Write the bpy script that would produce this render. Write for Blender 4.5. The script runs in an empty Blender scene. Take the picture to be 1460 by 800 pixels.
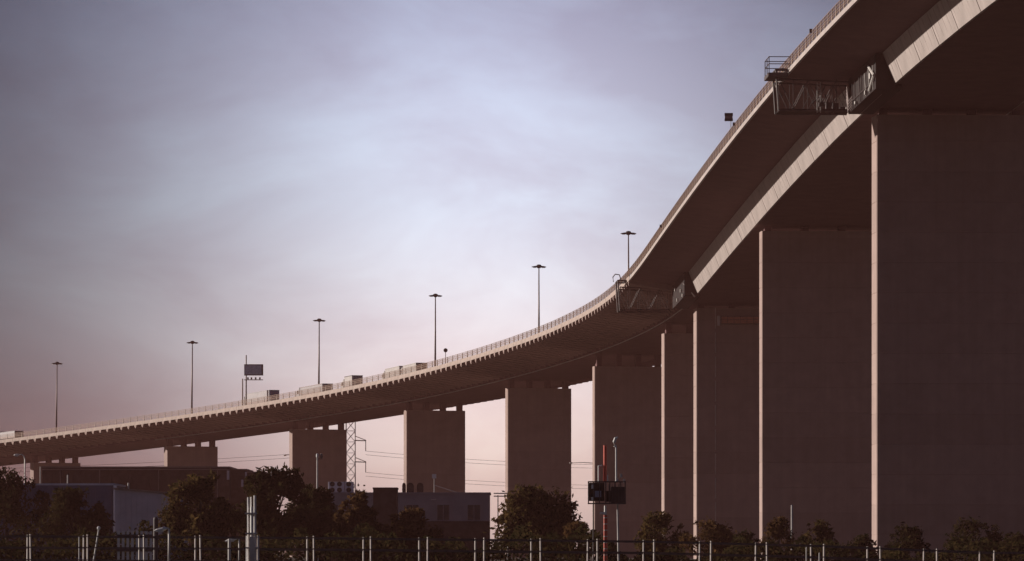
import bpy, bmesh, math, random
import numpy as np
from mathutils import Vector, Matrix
random.seed(7)
R = math.radians
scn = bpy.context.scene
col = scn.collection

# ------------------------------------------------------------------ camera
HC = 1.5                      # eye height of the photographer above the ground
F_PX, HOR = 7582.85, 784.4    # long lens: focal length and horizon in photo pixels (1460 wide)
cam_d = bpy.data.cameras.new("camera")
cam = bpy.data.objects.new("camera", cam_d)
col.objects.link(cam)
cam.location = (0, 0, HC)
cam.rotation_euler = (R(90), 0, 0)
cam_d.sensor_width = 36.0
cam_d.lens = 36.0 * F_PX / 1460.0
cam_d.shift_y = (HOR - 400.0) / 1460.0
cam_d.clip_start = 1.0
cam_d.clip_end = 60000.0
scn.camera = cam

# ------------------------------------------------------------------ sky and sun
SUN_AZ, SUN_EL = R(-70), R(14.0)          # low sun on the left, slightly ahead of the camera
world = bpy.data.worlds.new("World")
scn.world = world
world.use_nodes = True
nt = world.node_tree
nt.nodes.clear()
def wn(t, **kw):
    n = nt.nodes.new(t)
    for k, v in kw.items(): setattr(n, k, v)
    return n
def wl(a, b): nt.links.new(a, b)
out = wn('ShaderNodeOutputWorld')
bg = wn('ShaderNodeBackground'); bg.inputs[1].default_value = 0.10
wl(bg.outputs[0], out.inputs[0])
sky = wn('ShaderNodeTexSky', sky_type='NISHITA', sun_disc=False)
sky.sun_elevation = SUN_EL
sky.sun_rotation = SUN_AZ
sky.dust_density = 2.0
tc = wn('ShaderNodeTexCoord')
sep = wn('ShaderNodeSeparateXYZ'); wl(tc.outputs['Generated'], sep.inputs[0])
def math_n(op, a, b=None, c=None):
    n = wn('ShaderNodeMath', operation=op)
    for i, v in enumerate((a, b, c)):
        if v is None: continue
        if isinstance(v, (int, float)): n.inputs[i].default_value = v
        else: wl(v, n.inputs[i])
    return n.outputs[0]
# elevation ramp of the high veil of cloud: pink near the horizon, blue grey above
ramp = wn('ShaderNodeValToRGB')
wl(math_n('MULTIPLY', sep.outputs[2], 5.0), ramp.inputs[0])
cr = ramp.color_ramp
cr.elements[0].position = 0.0; cr.elements[0].color = (1.0, .85, .86, 1)
cr.elements[1].position = 1.0; cr.elements[1].color = (.82, .84, 1.07, 1)
for pos, c in ((0.06, (1.0, .86, .88)), (0.15, (.98, .89, .95)), (0.25, (.92, .93, 1.03)), (0.325, (.87, .94, 1.10)), (0.5, (.79, .83, 1.10))):
    e = cr.elements.new(pos); e.color = (*c, 1)
# a brighter patch where the veil thins out, soft and wide
dx = math_n('SUBTRACT', sep.outputs[0], -0.004)
dz = math_n('SUBTRACT', sep.outputs[2], 0.053)
d2 = math_n('ADD', math_n('MULTIPLY', math_n('MULTIPLY', dx, dx), 1 / 0.047 ** 2), math_n('MULTIPLY', math_n('MULTIPLY', dz, dz), 1 / 0.048 ** 2))
gl = math_n('POWER', 2.718, math_n('MULTIPLY', d2, -0.5))
gl = math_n('MULTIPLY', gl, math_n('GREATER_THAN', sep.outputs[1], 0.0))
# long soft clouds
mp = wn('ShaderNodeMapping'); mp.inputs['Scale'].default_value = (17, 17, 40)
wl(tc.outputs['Generated'], mp.inputs[0])
nz = wn('ShaderNodeTexNoise'); nz.inputs['Scale'].default_value = 1.0; nz.inputs['Detail'].default_value = 8.0; nz.inputs['Roughness'].default_value = 0.58; nz.inputs['Distortion'].default_value = 0.4
wl(mp.outputs[0], nz.inputs['Vector'])
cl = wn('ShaderNodeMapRange'); cl.inputs[1].default_value = 0.36; cl.inputs[2].default_value = 0.68
cl.inputs[3].default_value = 0.84; cl.inputs[4].default_value = 1.15
wl(nz.outputs[0], cl.inputs[0])
SKY_BASE, SKY_GLOW = 0.52, 9.2
cmb = wn('ShaderNodeCombineColor')
for i, k_ in enumerate((.72, .86, 1.28)): wl(math_n('MULTIPLY_ADD', gl, SKY_GLOW, SKY_BASE * k_), cmb.inputs[i])
vm = wn('ShaderNodeMix', data_type='RGBA', blend_type='MULTIPLY'); vm.inputs[0].default_value = 1.0
wl(ramp.outputs[0], vm.inputs[6]); wl(cmb.outputs[0], vm.inputs[7])
# low warm light through the haze layer under the bright patch
dx2 = math_n('SUBTRACT', sep.outputs[0], 0.0)
dz2 = math_n('SUBTRACT', sep.outputs[2], 0.018)
e2 = math_n('ADD', math_n('MULTIPLY', math_n('MULTIPLY', dx2, dx2), 1 / 0.032 ** 2), math_n('MULTIPLY', math_n('MULTIPLY', dz2, dz2), 1 / 0.017 ** 2))
g2_ = math_n('MULTIPLY', math_n('POWER', 2.718, math_n('MULTIPLY', e2, -0.5)), math_n('GREATER_THAN', sep.outputs[1], 0.0))
wc = wn('ShaderNodeCombineColor')
for i, k_ in enumerate((2.7, 1.75, 0.85)): wl(math_n('MULTIPLY', g2_, k_), wc.inputs[i])
wa = wn('ShaderNodeMix', data_type='RGBA', blend_type='ADD'); wa.inputs[0].default_value = 1.0
wl(vm.outputs[2], wa.inputs[6]); wl(wc.outputs[0], wa.inputs[7])
cc = wn('ShaderNodeCombineColor')
wl(math_n('POWER', cl.outputs[0], 0.7), cc.inputs[0]); wl(cl.outputs[0], cc.inputs[1]); wl(math_n('POWER', cl.outputs[0], 0.9), cc.inputs[2])
cm = wn('ShaderNodeMix', data_type='RGBA', blend_type='MULTIPLY'); cm.inputs[0].default_value = 1.0
wl(wa.outputs[2], cm.inputs[6]); wl(cc.outputs[0], cm.inputs[7])
fin = wn('ShaderNodeMix', data_type='RGBA'); fin.inputs[0].default_value = 0.95
wl(sky.outputs[0], fin.inputs[6]); wl(cm.outputs[2], fin.inputs[7])
wl(fin.outputs[2], bg.inputs[0])

sun_d = bpy.data.lights.new("sun", 'SUN')
sun_d.energy = 5.0
sun_d.angle = R(0.5)
sun_d.color = (1.0, 0.91, 0.82)
sun = bpy.data.objects.new("sun", sun_d)
col.objects.link(sun)
to_sun = Vector((math.sin(SUN_AZ) * math.cos(SUN_EL), math.cos(SUN_AZ) * math.cos(SUN_EL), math.sin(SUN_EL)))
sun.rotation_euler = to_sun.to_track_quat('Z', 'Y').to_euler()
sun.location = (-300, 300, 200)

vs = scn.view_settings
vs.view_transform = 'Standard'; vs.look = 'None'; vs.exposure = 0.0; vs.gamma = 1.0
vs.use_curve_mapping = False
scn.render.engine = 'CYCLES'
scn.cycles.volume_bounces = 0
scn.cycles.max_bounces = 6

# ------------------------------------------------------------------ helpers
class MB:
    """collects simple solids and links them as ONE mesh object"""
    def __init__(s): s.v = []; s.f = []
    def add(s, vs_, fs):
        n = len(s.v); s.v += [tuple(v) for v in vs_]; s.f += [tuple(i + n for i in f) for f in fs]
    def box(s, c, size, rz=0.0, m=None):
        x, y, z = (q / 2 for q in size)
        pts = [Vector((a, b, d)) for d in (-z, z) for a, b in ((-x, -y), (x, -y), (x, y), (-x, y))]
        rot = Matrix.Rotation(rz, 3, 'Z') if m is None else m
        s.add([rot @ p + Vector(c) for p in pts], [(3, 2, 1, 0), (4, 5, 6, 7), (0, 1, 5, 4), (1, 2, 6, 5), (2, 3, 7, 6), (3, 0, 4, 7)])
    def hexa(s, p):   # 8 corners: 4 of one end, 4 of the other, same order
        s.add(p, [(3, 2, 1, 0), (4, 5, 6, 7), (0, 1, 5, 4), (1, 2, 6, 5), (2, 3, 7, 6), (3, 0, 4, 7)])
    def tube(s, a, b, r0, r1=None, n=8):
        s.path([a, b], [r0, r0 if r1 is None else r1], n)
    def path(s, pts, rs, n=8):
        pts = [Vector(p) for p in pts]
        if not isinstance(rs, (list, tuple)): rs = [rs] * len(pts)
        base = len(s.v)
        for i, p in enumerate(pts):
            d = (pts[min(i + 1, len(pts) - 1)] - pts[max(i - 1, 0)]).normalized()
            u = d.cross(Vector((0, 0, 1)))
            if u.length < 1e-3: u = Vector((1, 0, 0))
            u.normalize(); w = d.cross(u)
            for k in range(n):
                t = 2 * math.pi * (k + .5) / n
                s.v.append(tuple(p + rs[i] * (u * math.cos(t) + w * math.sin(t))))
        for i in range(len(pts) - 1):
            for k in range(n):
                a, b = base + i * n + k, base + i * n + (k + 1) % n
                s.f.append((a, a + n, b + n, b))
        s.f.append(tuple(base + k for k in range(n)))
        s.f.append(tuple(base + (len(pts) - 1) * n + k for k in reversed(range(n))))
    def sweep(s, rings):        # list of closed rings, same count
        n = len(rings[0]); base = len(s.v)
        for r_ in rings: s.v += [tuple(p) for p in r_]
        for i in range(len(rings) - 1):
            for k in range(n):
                a, b = base + i * n + k, base + i * n + (k + 1) % n
                s.f.append((a, b, b + n, a + n))
        s.f.append(tuple(base + k for k in reversed(range(n))))
        s.f.append(tuple(base + (len(rings) - 1) * n + k for k in range(n)))
    def mesh(s, name, mat, smooth=False, origin=None):
        me = bpy.data.meshes.new(name)
        o = Vector(origin) if origin is not None else Vector((0, 0, 0))
        me.from_pydata([Vector(v) - o for v in s.v], [], s.f)
        bm = bmesh.new(); bm.from_mesh(me); bmesh.ops.recalc_face_normals(bm, faces=bm.faces); bm.to_mesh(me); bm.free()
        me.materials.append(mat)
        if smooth:
            for p in me.polygons: p.use_smooth = True
        return me
    def build(s, name, mat, parent=None, smooth=False, origin=None, kind=None, bevel=0):
        """world-space vertices; origin = where the object's own origin goes"""
        po = parent_origin(parent)
        o = Vector(origin) if origin is not None else po
        ob = bpy.data.objects.new(name, s.mesh(name, mat, smooth, o))
        col.objects.link(ob)
        ob.location = o - po
        if parent is not None: ob.parent = parent
        if kind: ob['kind'] = kind
        if bevel:
            b = ob.modifiers.new('bevel', 'BEVEL'); b.width = bevel; b.segments = 2; b.limit_method = 'ANGLE'
        return ob
def parent_origin(p):
    o = Vector((0, 0, 0))
    while p is not None: o += p.location; p = p.parent
    return o
def tag(o, label, cat, group=None):
    o['label'] = label; o['category'] = cat
    if group: o['group'] = group
    return o
def thing(name, loc, label, cat, group=None):
    o = bpy.data.objects.new(name, None); o.empty_display_size = 0.5
    col.objects.link(o); o.location = loc
    return tag(o, label, cat, group)
def copy_tree(o, parent=None):
    c = o.copy(); col.objects.link(c)
    if parent is not None: c.parent = parent
    for ch in list(o.children): copy_tree(ch, c)
    return c
def at(px, py, Y):        # photo direction at a given distance -> metres
    return Vector(((px - 730) / F_PX * Y, Y, HC + (HOR - py) / F_PX * Y))

# ------------------------------------------------------------------ materials
def mat(name, base, rough=0.8, var=0.15, scale=1.0, bump=0.0, metal=0.0, stretch=(1, 1, 1), dark=None, spec=0.3, streak=0.0, lifts=0.0):
    m = bpy.data.materials.new(name); m.use_nodes = True
    t = m.node_tree; b = t.nodes['Principled BSDF']
    b.inputs['Roughness'].default_value = rough; b.inputs['Metallic'].default_value = metal
    b.inputs['Specular IOR Level'].default_value = spec
    g = t.nodes.new('ShaderNodeTexCoord'); mp_ = t.nodes.new('ShaderNodeMapping')
    t.links.new(g.outputs['Object'], mp_.inputs[0]); mp_.inputs['Scale'].default_value = stretch
    n = t.nodes.new('ShaderNodeTexNoise'); n.inputs['Scale'].default_value = scale; n.inputs['Detail'].default_value = 6; n.inputs['Roughness'].default_value = .62
    t.links.new(mp_.outputs[0], n.inputs['Vector'])
    cr_ = t.nodes.new('ShaderNodeValToRGB')
    lo = dark if dark else tuple(c * (1 - var * 2) for c in base)
    hi = tuple(min(1, c * (1 + var)) for c in base)
    cr_.color_ramp.elements[0].position = .3; cr_.color_ramp.elements[0].color = (*lo, 1)
    cr_.color_ramp.elements[1].position = .7; cr_.color_ramp.elements[1].color = (*hi, 1)
    t.links.new(n.outputs[0], cr_.inputs[0])
    src = cr_.outputs[0]
    if streak:                      # long vertical rain stains
        m2 = t.nodes.new('ShaderNodeMapping'); m2.inputs['Scale'].default_value = (1.1, 1.1, .035)
        t.links.new(g.outputs['Object'], m2.inputs[0])
        n2 = t.nodes.new('ShaderNodeTexNoise'); n2.inputs['Scale'].default_value = 1.0; n2.inputs['Detail'].default_value = 4
        t.links.new(m2.outputs[0], n2.inputs['Vector'])
        r2 = t.nodes.new('ShaderNodeMapRange'); r2.inputs[1].default_value = .35; r2.inputs[2].default_value = .65
        r2.inputs[3].default_value = 1 - streak; r2.inputs[4].default_value = 1.0
        t.links.new(n2.outputs[0], r2.inputs[0])
        mx = t.nodes.new('ShaderNodeMix'); mx.data_type = 'RGBA'; mx.blend_type = 'MULTIPLY'; mx.inputs[0].default_value = 1
        t.links.new(src, mx.inputs[6]); t.links.new(r2.outputs[0], mx.inputs[7]); src = mx.outputs[2]
    if lifts:                       # each pour of concrete dried to its own tone
        sx = t.nodes.new('ShaderNodeSeparateXYZ'); t.links.new(g.outputs['Object'], sx.inputs[0])
        q = t.nodes.new('ShaderNodeMath'); q.operation = 'MULTIPLY'; q.inputs[1].default_value = 1 / 3.6; t.links.new(sx.outputs[2], q.inputs[0])
        fl = t.nodes.new('ShaderNodeMath'); fl.operation = 'FLOOR'; t.links.new(q.outputs[0], fl.inputs[0])
        wn_ = t.nodes.new('ShaderNodeTexWhiteNoise'); wn_.noise_dimensions = '1D'; t.links.new(fl.outputs[0], wn_.inputs['W'])
        r3 = t.nodes.new('ShaderNodeMapRange'); r3.inputs[3].default_value = 1 - lifts; r3.inputs[4].default_value = 1.0; t.links.new(wn_.outputs['Value'], r3.inputs[0])
        m3 = t.nodes.new('ShaderNodeMix'); m3.data_type = 'RGBA'; m3.blend_type = 'MULTIPLY'; m3.inputs[0].default_value = 1
        t.links.new(src, m3.inputs[6]); t.links.new(r3.outputs[0], m3.inputs[7]); src = m3.outputs[2]
    t.links.new(src, b.inputs['Base Color'])
    if bump:
        bp = t.nodes.new('ShaderNodeBump'); bp.inputs['Strength'].default_value = bump; bp.inputs['Distance'].default_value = .05
        t.links.new(n.outputs[0], bp.inputs['Height']); t.links.new(bp.outputs[0], b.inputs['Normal'])
    return m
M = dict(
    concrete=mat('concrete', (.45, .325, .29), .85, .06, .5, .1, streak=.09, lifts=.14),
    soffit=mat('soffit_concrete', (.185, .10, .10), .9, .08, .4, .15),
    steel=mat('painted_steel', (.52, .44, .41), .55, .10, .25, .05, stretch=(1, 1, 1), streak=.08),
    parapet=mat('parapet_concrete', (.47, .37, .325), .8, .14, .8, .1),
    rail=mat('railing_steel', (.34, .20, .14), .6, .2, 2.0),
    railpost=mat('railing_post_steel', (.50, .38, .31), .6, .2, 2.0),
    screen=mat('rust_red_screen', (.62, .26, .18), .8, .15, 2.0),
    asphalt=mat('asphalt', (.05, .05, .052), .9, .2, 2.0, .2),
    pole=mat('galvanised_steel', (.26, .20, .19), .5, .12, 1.0, metal=.3),
    darksteel=mat('dark_steel', (.09, .07, .07), .6, .2, 1.5),
    gantry=mat('gantry_steel', (.12, .095, .095), .5, .2, 1.5, metal=.2),
    mesh=mat('gantry_mesh_and_shade', (.028, .02, .02), .9, .2, 3.0),  # near black, also used on the added shade boxes
    white=mat('white_paint', (.78, .74, .72), .5, .08, 1.0),
    lorry=mat('lorry_paint', (.52, .47, .45), .5, .08, 1.0),
    display=mat('display_panel', (.74, .76, .86), .5, .12, 2.5),
    offwhite=mat('weathered_white', (.62, .57, .54), .6, .15, 1.2),
    trailer=mat('trailer_skin', (.44, .40, .41), .45, .08, .8),
    bluegrey=mat('blue_grey_panel', (.28, .31, .42), .6, .15, 1.0),
    blue=mat('blue_cladding', (.05, .06, .12), .6, .15, .6),
    glass=mat('dark_glass', (.03, .035, .045), .12, .1, 1.0, spec=.6),
    tyre=mat('tyre_rubber', (.025, .025, .025), .9, .2, 4.0),
    red=mat('red_paint', (.72, .10, .06), .45, .12, 2.0),
    brick=mat('dark_brick', (.085, .055, .05), .9, .22, 1.2, .3),
    grey=mat('grey_render', (.36, .31, .35), .8, .12, .5, .1),
    paleclad=mat('pale_cladding', (.60, .56, .64), .7, .10, .4, .05),
    roof=mat('roof_sheet', (.28, .22, .20), .6, .15, .8),
    bark=mat('bark', (.07, .05, .04), .95, .25, 4.0, .4),
    ground=mat('ground', (.055, .05, .035), .95, .3, .05, .3),
    wire=mat('wire', (.10, .08, .08), .6, .1, 1.0),
    fence=mat('fence_post_paint', (.40, .335, .31), .6, .18, 3.0),
    fencerail=mat('fence_rail_paint', (.10, .08, .08), .7, .15, 2.0),
    lampglass=mat('lamp_lens', (.72, .70, .66), .25, .05, 2.0),
)
def leaf_mat(name, cols):
    m = bpy.data.materials.new(name); m.use_nodes = True
    t = m.node_tree; t.nodes.clear()
    o = t.nodes.new('ShaderNodeOutputMaterial'); g = t.nodes.new('ShaderNodeNewGeometry')
    r = t.nodes.new('ShaderNodeValToRGB'); t.links.new(g.outputs['Random Per Island'], r.inputs[0])
    r.color_ramp.elements[0].color = (*cols[0], 1); r.color_ramp.elements[1].color = (*cols[-1], 1)
    for i, c in enumerate(cols[1:-1]):
        e = r.color_ramp.elements.new((i + 1) / (len(cols) - 1)); e.color = (*c, 1)
    d = t.nodes.new('ShaderNodeBsdfDiffuse'); tr = t.nodes.new('ShaderNodeBsdfTranslucent'); mx = t.nodes.new('ShaderNodeMixShader')
    mx.inputs[0].default_value = .32
    t.links.new(r.outputs[0], d.inputs[0]); t.links.new(r.outputs[0], tr.inputs[0])
    t.links.new(d.outputs[0], mx.inputs[1]); t.links.new(tr.outputs[0], mx.inputs[2]); t.links.new(mx.outputs[0], o.inputs[0])
    return m
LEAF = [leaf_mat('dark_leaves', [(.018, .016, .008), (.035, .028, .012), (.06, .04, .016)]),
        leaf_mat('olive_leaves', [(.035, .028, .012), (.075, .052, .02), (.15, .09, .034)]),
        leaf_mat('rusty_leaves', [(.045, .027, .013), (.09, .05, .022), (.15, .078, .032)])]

# ------------------------------------------------------------------ alignment of the bridge
KN = [-500, -335, -200, -100, 0, 100, 300]
QK = [-8.41e-4, -1.2292e-3, -1.272e-3, -1.1495e-3, -1.4247e-3, 2.38e-5, 1.71e-5]   # plan curvature
VK = [1.72e-5, -8e-5, 5.82e-5, -2.55e-5, 1.584e-4, -1.9e-5, -2.127e-4]             # vertical curvature
SS = np.linspace(-900, 700, 3201)
TH = np.cumsum(np.interp(SS, KN, QK)) * .5; TH = TH - np.interp(0, SS, TH) + .1213771
XX = np.cumsum(np.sin(TH)) * .5; XX = XX - np.interp(0, SS, XX) + 32.9354762
YY = np.cumsum(-np.cos(TH)) * .5; YY = YY - np.interp(0, SS, YY) + 933.2233353
GR = np.cumsum(np.interp(SS, KN, VK)) * .5; GR = GR - np.interp(0, SS, GR) + .0484613
ZZ = np.cumsum(GR) * .5; ZZ = ZZ - np.interp(0, SS, ZZ) + 42.2037745 + HC
def th(s): return float(np.interp(s, SS, TH))
def P(s, o, d):
    """s along the bridge (towards the camera), o metres left of the centre line, d metres below the deck edge"""
    t = th(s)
    e = .01525 * min(1, max(0, (45 - s) / 80))
    return Vector((np.interp(s, SS, XX) - math.cos(t) * o, np.interp(s, SS, YY) - math.sin(t) * o, np.interp(s, SS, ZZ) - d + e * o))
def s_at(px, o):
    b = min((abs(730 + F_PX * P(s, o, 0).x / P(s, o, 0).y - px), s) for s in np.arange(-480, 400, 1.0))
    return b[1]
def rings(s0, s1, prof, step=4.0):
    n = max(1, int(math.ceil((s1 - s0) / step)))
    return [[P(s0 + (s1 - s0) * i / n, o, d) for o, d in prof] for i in range(n + 1)]
JOINT = 50.0           # concrete viaduct ends, steel spans begin
S0, S1 = -600.0, 452.0
STEP = 66.93 / 18      # spacing of ribs and railing posts

# ------------------------------------------------------------------ ground
g = MB()
ys = [-60, 0, 100, 200, 300, 450, 700, 1100, 1700, 2600, 4000, 6000]
xs = [-1500, -800, -400, -250, -100, 0, 100, 250, 400, 800, 1500]
for j, y in enumerate(ys):
    for x in xs: g.v.append((x, y, random.uniform(-.06, .06) if 200 < y < 1200 else 0))
for j in range(len(ys) - 1):
    for i in range(len(xs) - 1):
        a = j * len(xs) + i; g.f.append((a, a + 1, a + 1 + len(xs), a + len(xs)))
go = g.build('ground', M['ground']); go['kind'] = 'structure'

# ------------------------------------------------------------------ the bridge
bridge = thing('road_bridge', P(0, 0, 0) * 1.0 - Vector((0, 0, P(0, 0, 0).z)), 'long curving road bridge climbing to the right on tall blade piers', 'bridge')
# concrete spine girder, deck slab, parapets
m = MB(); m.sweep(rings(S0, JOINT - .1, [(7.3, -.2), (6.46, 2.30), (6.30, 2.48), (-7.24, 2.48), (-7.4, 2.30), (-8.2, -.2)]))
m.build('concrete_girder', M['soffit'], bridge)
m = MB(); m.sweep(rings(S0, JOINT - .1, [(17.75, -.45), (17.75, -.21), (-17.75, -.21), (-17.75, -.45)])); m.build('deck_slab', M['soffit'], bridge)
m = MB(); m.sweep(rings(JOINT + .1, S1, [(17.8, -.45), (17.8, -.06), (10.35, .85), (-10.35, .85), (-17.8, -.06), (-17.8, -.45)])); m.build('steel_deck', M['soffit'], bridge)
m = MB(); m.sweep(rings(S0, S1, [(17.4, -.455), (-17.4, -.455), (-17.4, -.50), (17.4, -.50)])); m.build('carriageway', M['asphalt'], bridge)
m = MB()
for o in (13.9, 10.3, 6.7, -6.7, -10.3, -13.9):
    for k in range(int(S0), int(S1) - 12, 12):
        m.sweep(rings(k, k + 4, [(o + .07, -.503), (o - .07, -.503), (o - .07, -.508), (o + .07, -.508)], 4))
ln = m.build('lane_marking', M['white'], bridge, kind='stuff')
for side in (1, -1):
    q = S0 if side < 0 else -480.0
    while q < JOINT - 1:
        q1 = JOINT - .1 if side < 0 else min(q + STEP * 2, JOINT - .1)
        j, jz = (0, 0) if side < 0 else (random.uniform(0, .03), random.uniform(-.025, .025))
        m = MB(); m.sweep(rings(q + .03, q1 - .03, [(side * (18.1 + j), 0), (side * (18.1 + j), -.78 + jz), (side * 17.85, -.78 + jz), (side * 17.76, -.45), (side * 17.76, 0)]))
        m.build('parapet_panel', M['parapet'], bridge, origin=P((q + q1) / 2, 18 * side, 0)); q = q1
    m = MB(); m.sweep(rings(JOINT + .1, S1, [(side * 18.1, 0.0), (side * 18.1, -.55), (side * 17.9, -.55), (side * 17.81, -.45), (side * 17.81, 0.0)]))
    m.build('edge_beam', M['steel'], bridge)
    m = MB(); m.sweep(rings(-30, JOINT, [(side * .5, -.50), (side * .5, -1.2), (side * .3, -1.3), (side * .3, -.50)])) if False else None
m = MB(); m.sweep(rings(S0, S1, [(.55, -.51), (.3, -1.25), (-.3, -1.25), (-.55, -.51)])); m.build('median_barrier', M['parapet'], bridge)
# cantilever ribs under the concrete deck
rs = [JOINT - 2.0 - STEP * k for k in range(160)]
rs = [s for s in rs if s > S0 + 2]
hid = MB()
for s in rs:
    for side in (1, -1):
        prof = [(side * 18.08, .004), (side * 18.08, .40), (side * 18.0, .72), (side * 7.0, 2.10), (side * 7.25, -.2), (side * 17.7, -.2)]
        hw_ = (.62, .42, .17, .17, .17, .3)      # half thickness: the tips flare into the edge beam
        a = [P(s - h_, o, d) for (o, d), h_ in zip(prof, hw_)]; b = [P(s + h_, o, d) for (o, d), h_ in zip(prof, hw_)]
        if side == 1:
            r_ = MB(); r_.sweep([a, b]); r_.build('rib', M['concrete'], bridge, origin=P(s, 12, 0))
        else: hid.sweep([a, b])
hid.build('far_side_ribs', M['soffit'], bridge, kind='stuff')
m = MB()
q = -340.0
while q < JOINT - 1:
    m.path([P(q + k * .85, 6.62, 2.36) for k in range(5)], .10, 6); q += 3.72
m.build('corner_tube', M['offwhite'], bridge, kind='stuff')  # broken pale tube along the girder's lower corner
# steel box: bottom plate and web panels, each a piece with a joint
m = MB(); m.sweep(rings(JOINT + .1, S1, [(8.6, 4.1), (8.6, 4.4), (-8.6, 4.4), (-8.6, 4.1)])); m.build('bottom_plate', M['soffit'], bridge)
m = MB(); m.sweep(rings(JOINT + .1, S1, [(9.95, .9), (8.5, 4.2), (-8.5, 4.2), (-9.95, .9)])); m.build('box_core', M['darksteel'], bridge)
s = JOINT + .3
k = 0
while s < S1 - 2:
    L_ = (15.5, 15.0, 15.2, 14.6, 16.2, 20.5, 21.0, 15.5)[k % 8]; k += 1
    e_ = min(s + L_ - .34, S1)
    for side in (1, -1):
        pr = .012 * random.random()
        m = MB(); m.sweep(rings(s, e_, [(side * (10.22 + pr), .86), (side * (8.83 + pr), 4.36), (side * 8.63, 4.40), (side * 8.60, 4.2), (side * 9.98, .95)], 4))
        m.build('web_panel', M['steel'], bridge, origin=P((s + e_) / 2, 10 * side, 2.5))
        if side == 1:
            st = MB(); q = s + 1.5
            while q < e_ - .8:     # thin vertical weld strips on the web
                a = [(10.22 + .03, .9), (8.83 + .03, 4.3), (8.70, 4.3), (10.1, .9)]
                st.sweep([[P(q - .04, o, d) for o, d in a], [P(q + .04, o, d) for o, d in a]])
                q += 3.1
            st.build('weld_strips', M['steel'], bridge, kind='stuff')
    s += L_
# railing: posts are pieces, the bars between them stuff
bars = MB(); bars_r = MB(); n_post = 0
s = -468.0
while s < S1 - 4:
    base = -.78 if s < JOINT else -.55
    for side in (1, -1):
        o = side * 17.98
        pw = .22 if s > JOINT else .09
        p = MB(); p.sweep([[P(s - pw, o + .07, base), P(s + pw, o + .07, base), P(s + pw, o - .07, base), P(s - pw, o - .07, base)],
                           [P(s - .05, o + .05, -2.02), P(s + .05, o + .05, -2.02), P(s + .05, o - .05, -2.02), P(s - .05, o - .05, -2.02)]])
        if side == 1: p.build('railing_post', M['railpost'], bridge, origin=P(s, o, -1.4)); n_post += 1
        else: bars_r.add(p.v, p.f)
        tgt = bars if side == 1 else bars_r
        for d in (-1.95, -1.6, -1.25, -.98):
            if base == -.78 and d == -.98: continue
            tgt.sweep([[P(q, o + .03, d), P(q, o - .03, d), P(q, o - .03, d - .06), P(q, o + .03, d - .06)] for q in (s, s + STEP)])
        nb = 8
        for j in range(1, nb):
            q = s + STEP * j / nb
            w = .035 if s > JOINT else .05
            tgt.sweep([[P(q - w, o + .015, base), P(q + w, o + .015, base), P(q + w, o - .015, base)],
                       [P(q - w, o + .015, -1.9), P(q + w, o + .015, -1.9), P(q + w, o - .015, -1.9)]])
    s += STEP
bars.build('railing_bars', M['rail'], bridge, kind='stuff')
bars_r.build('far_railing', M['rail'], bridge, kind='stuff')
# piers: tall blades of concrete poured in lifts, with bearings on top
SP = 66.93
piers = [(-7 * SP, 6.64, 1.9, 4.07), (-6 * SP, 6.64, 1.9, 4.07), (-5 * SP, 6.64, 1.9, 4.07), (-4 * SP, 6.64, 1.9, 4.07), (-3 * SP, 6.64, 1.9, 4.07), (-2 * SP, 6.64, 1.9, 4.07),
         (-SP, 6.70, 1.9, 4.75), (0, 6.55, 3.2, 4.25), (54.3, 7.6, 4.8, 5.15), (165.8, 7.95, 3.8, 5.15), (299.0, 7.88, 4.9, 5.15)]
for s, w, t, dt in piers:
    off = -1.1 if s > 40 else 0.0          # the steel spans' blades are wider
    w = w - off; top = P(s, off, dt); ang = th(s)
    rot = Matrix.Rotation(ang, 3, 'Z')
    base = Vector((top.x, top.y, -.3))
    def L(a, b, z): return Vector((top.x, top.y, 0)) + rot @ Vector((a, b, 0)) + Vector((0, 0, z))
    def ring(wi, ti, z):
        c = .10
        return [L(-wi + c, -ti, z), L(wi - c, -ti, z), L(wi, -ti + c, z), L(wi, ti - c, z), L(wi - c, ti, z), L(-wi + c, ti, z), L(-wi, ti - c, z), L(-wi, -ti + c, z)]
    hw, ht = w, t / 2
    zt = P(s, 0, dt).z - (.0 if s > 40 else 0); e = MB(); rr = []
    z = -.3
    while z < zt - 5:
        nz_ = z + 3.6
        rr += [ring(hw, ht, z + .03), ring(hw, ht, nz_ - .03), ring(hw - .04, ht - .04, nz_ - .02), ring(hw - .04, ht - .04, nz_ + .02)]
        z = nz_
    rr += [ring(hw, ht, z + .03), ring(hw, ht, zt)]
    e.sweep(rr)
    po = e.build('pier', M['concrete'], bridge, origin=base)
    nb = 4
    below = 2.48 if s < 40 else 4.42
    for i in range(nb):
        a = -hw + 1.0 + (2 * hw - 2.0) * i / (nb - 1)
        b_ = MB(); zc = zt; top_z = P(s, off - a, below).z + .02
        b_.box(L(a, 0, (zc + top_z) / 2), (1.0, min(1.3, t - .3), top_z - zc), ang)
        b_.build('bearing', M['soffit'], po, origin=L(a, 0, zc))
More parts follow.
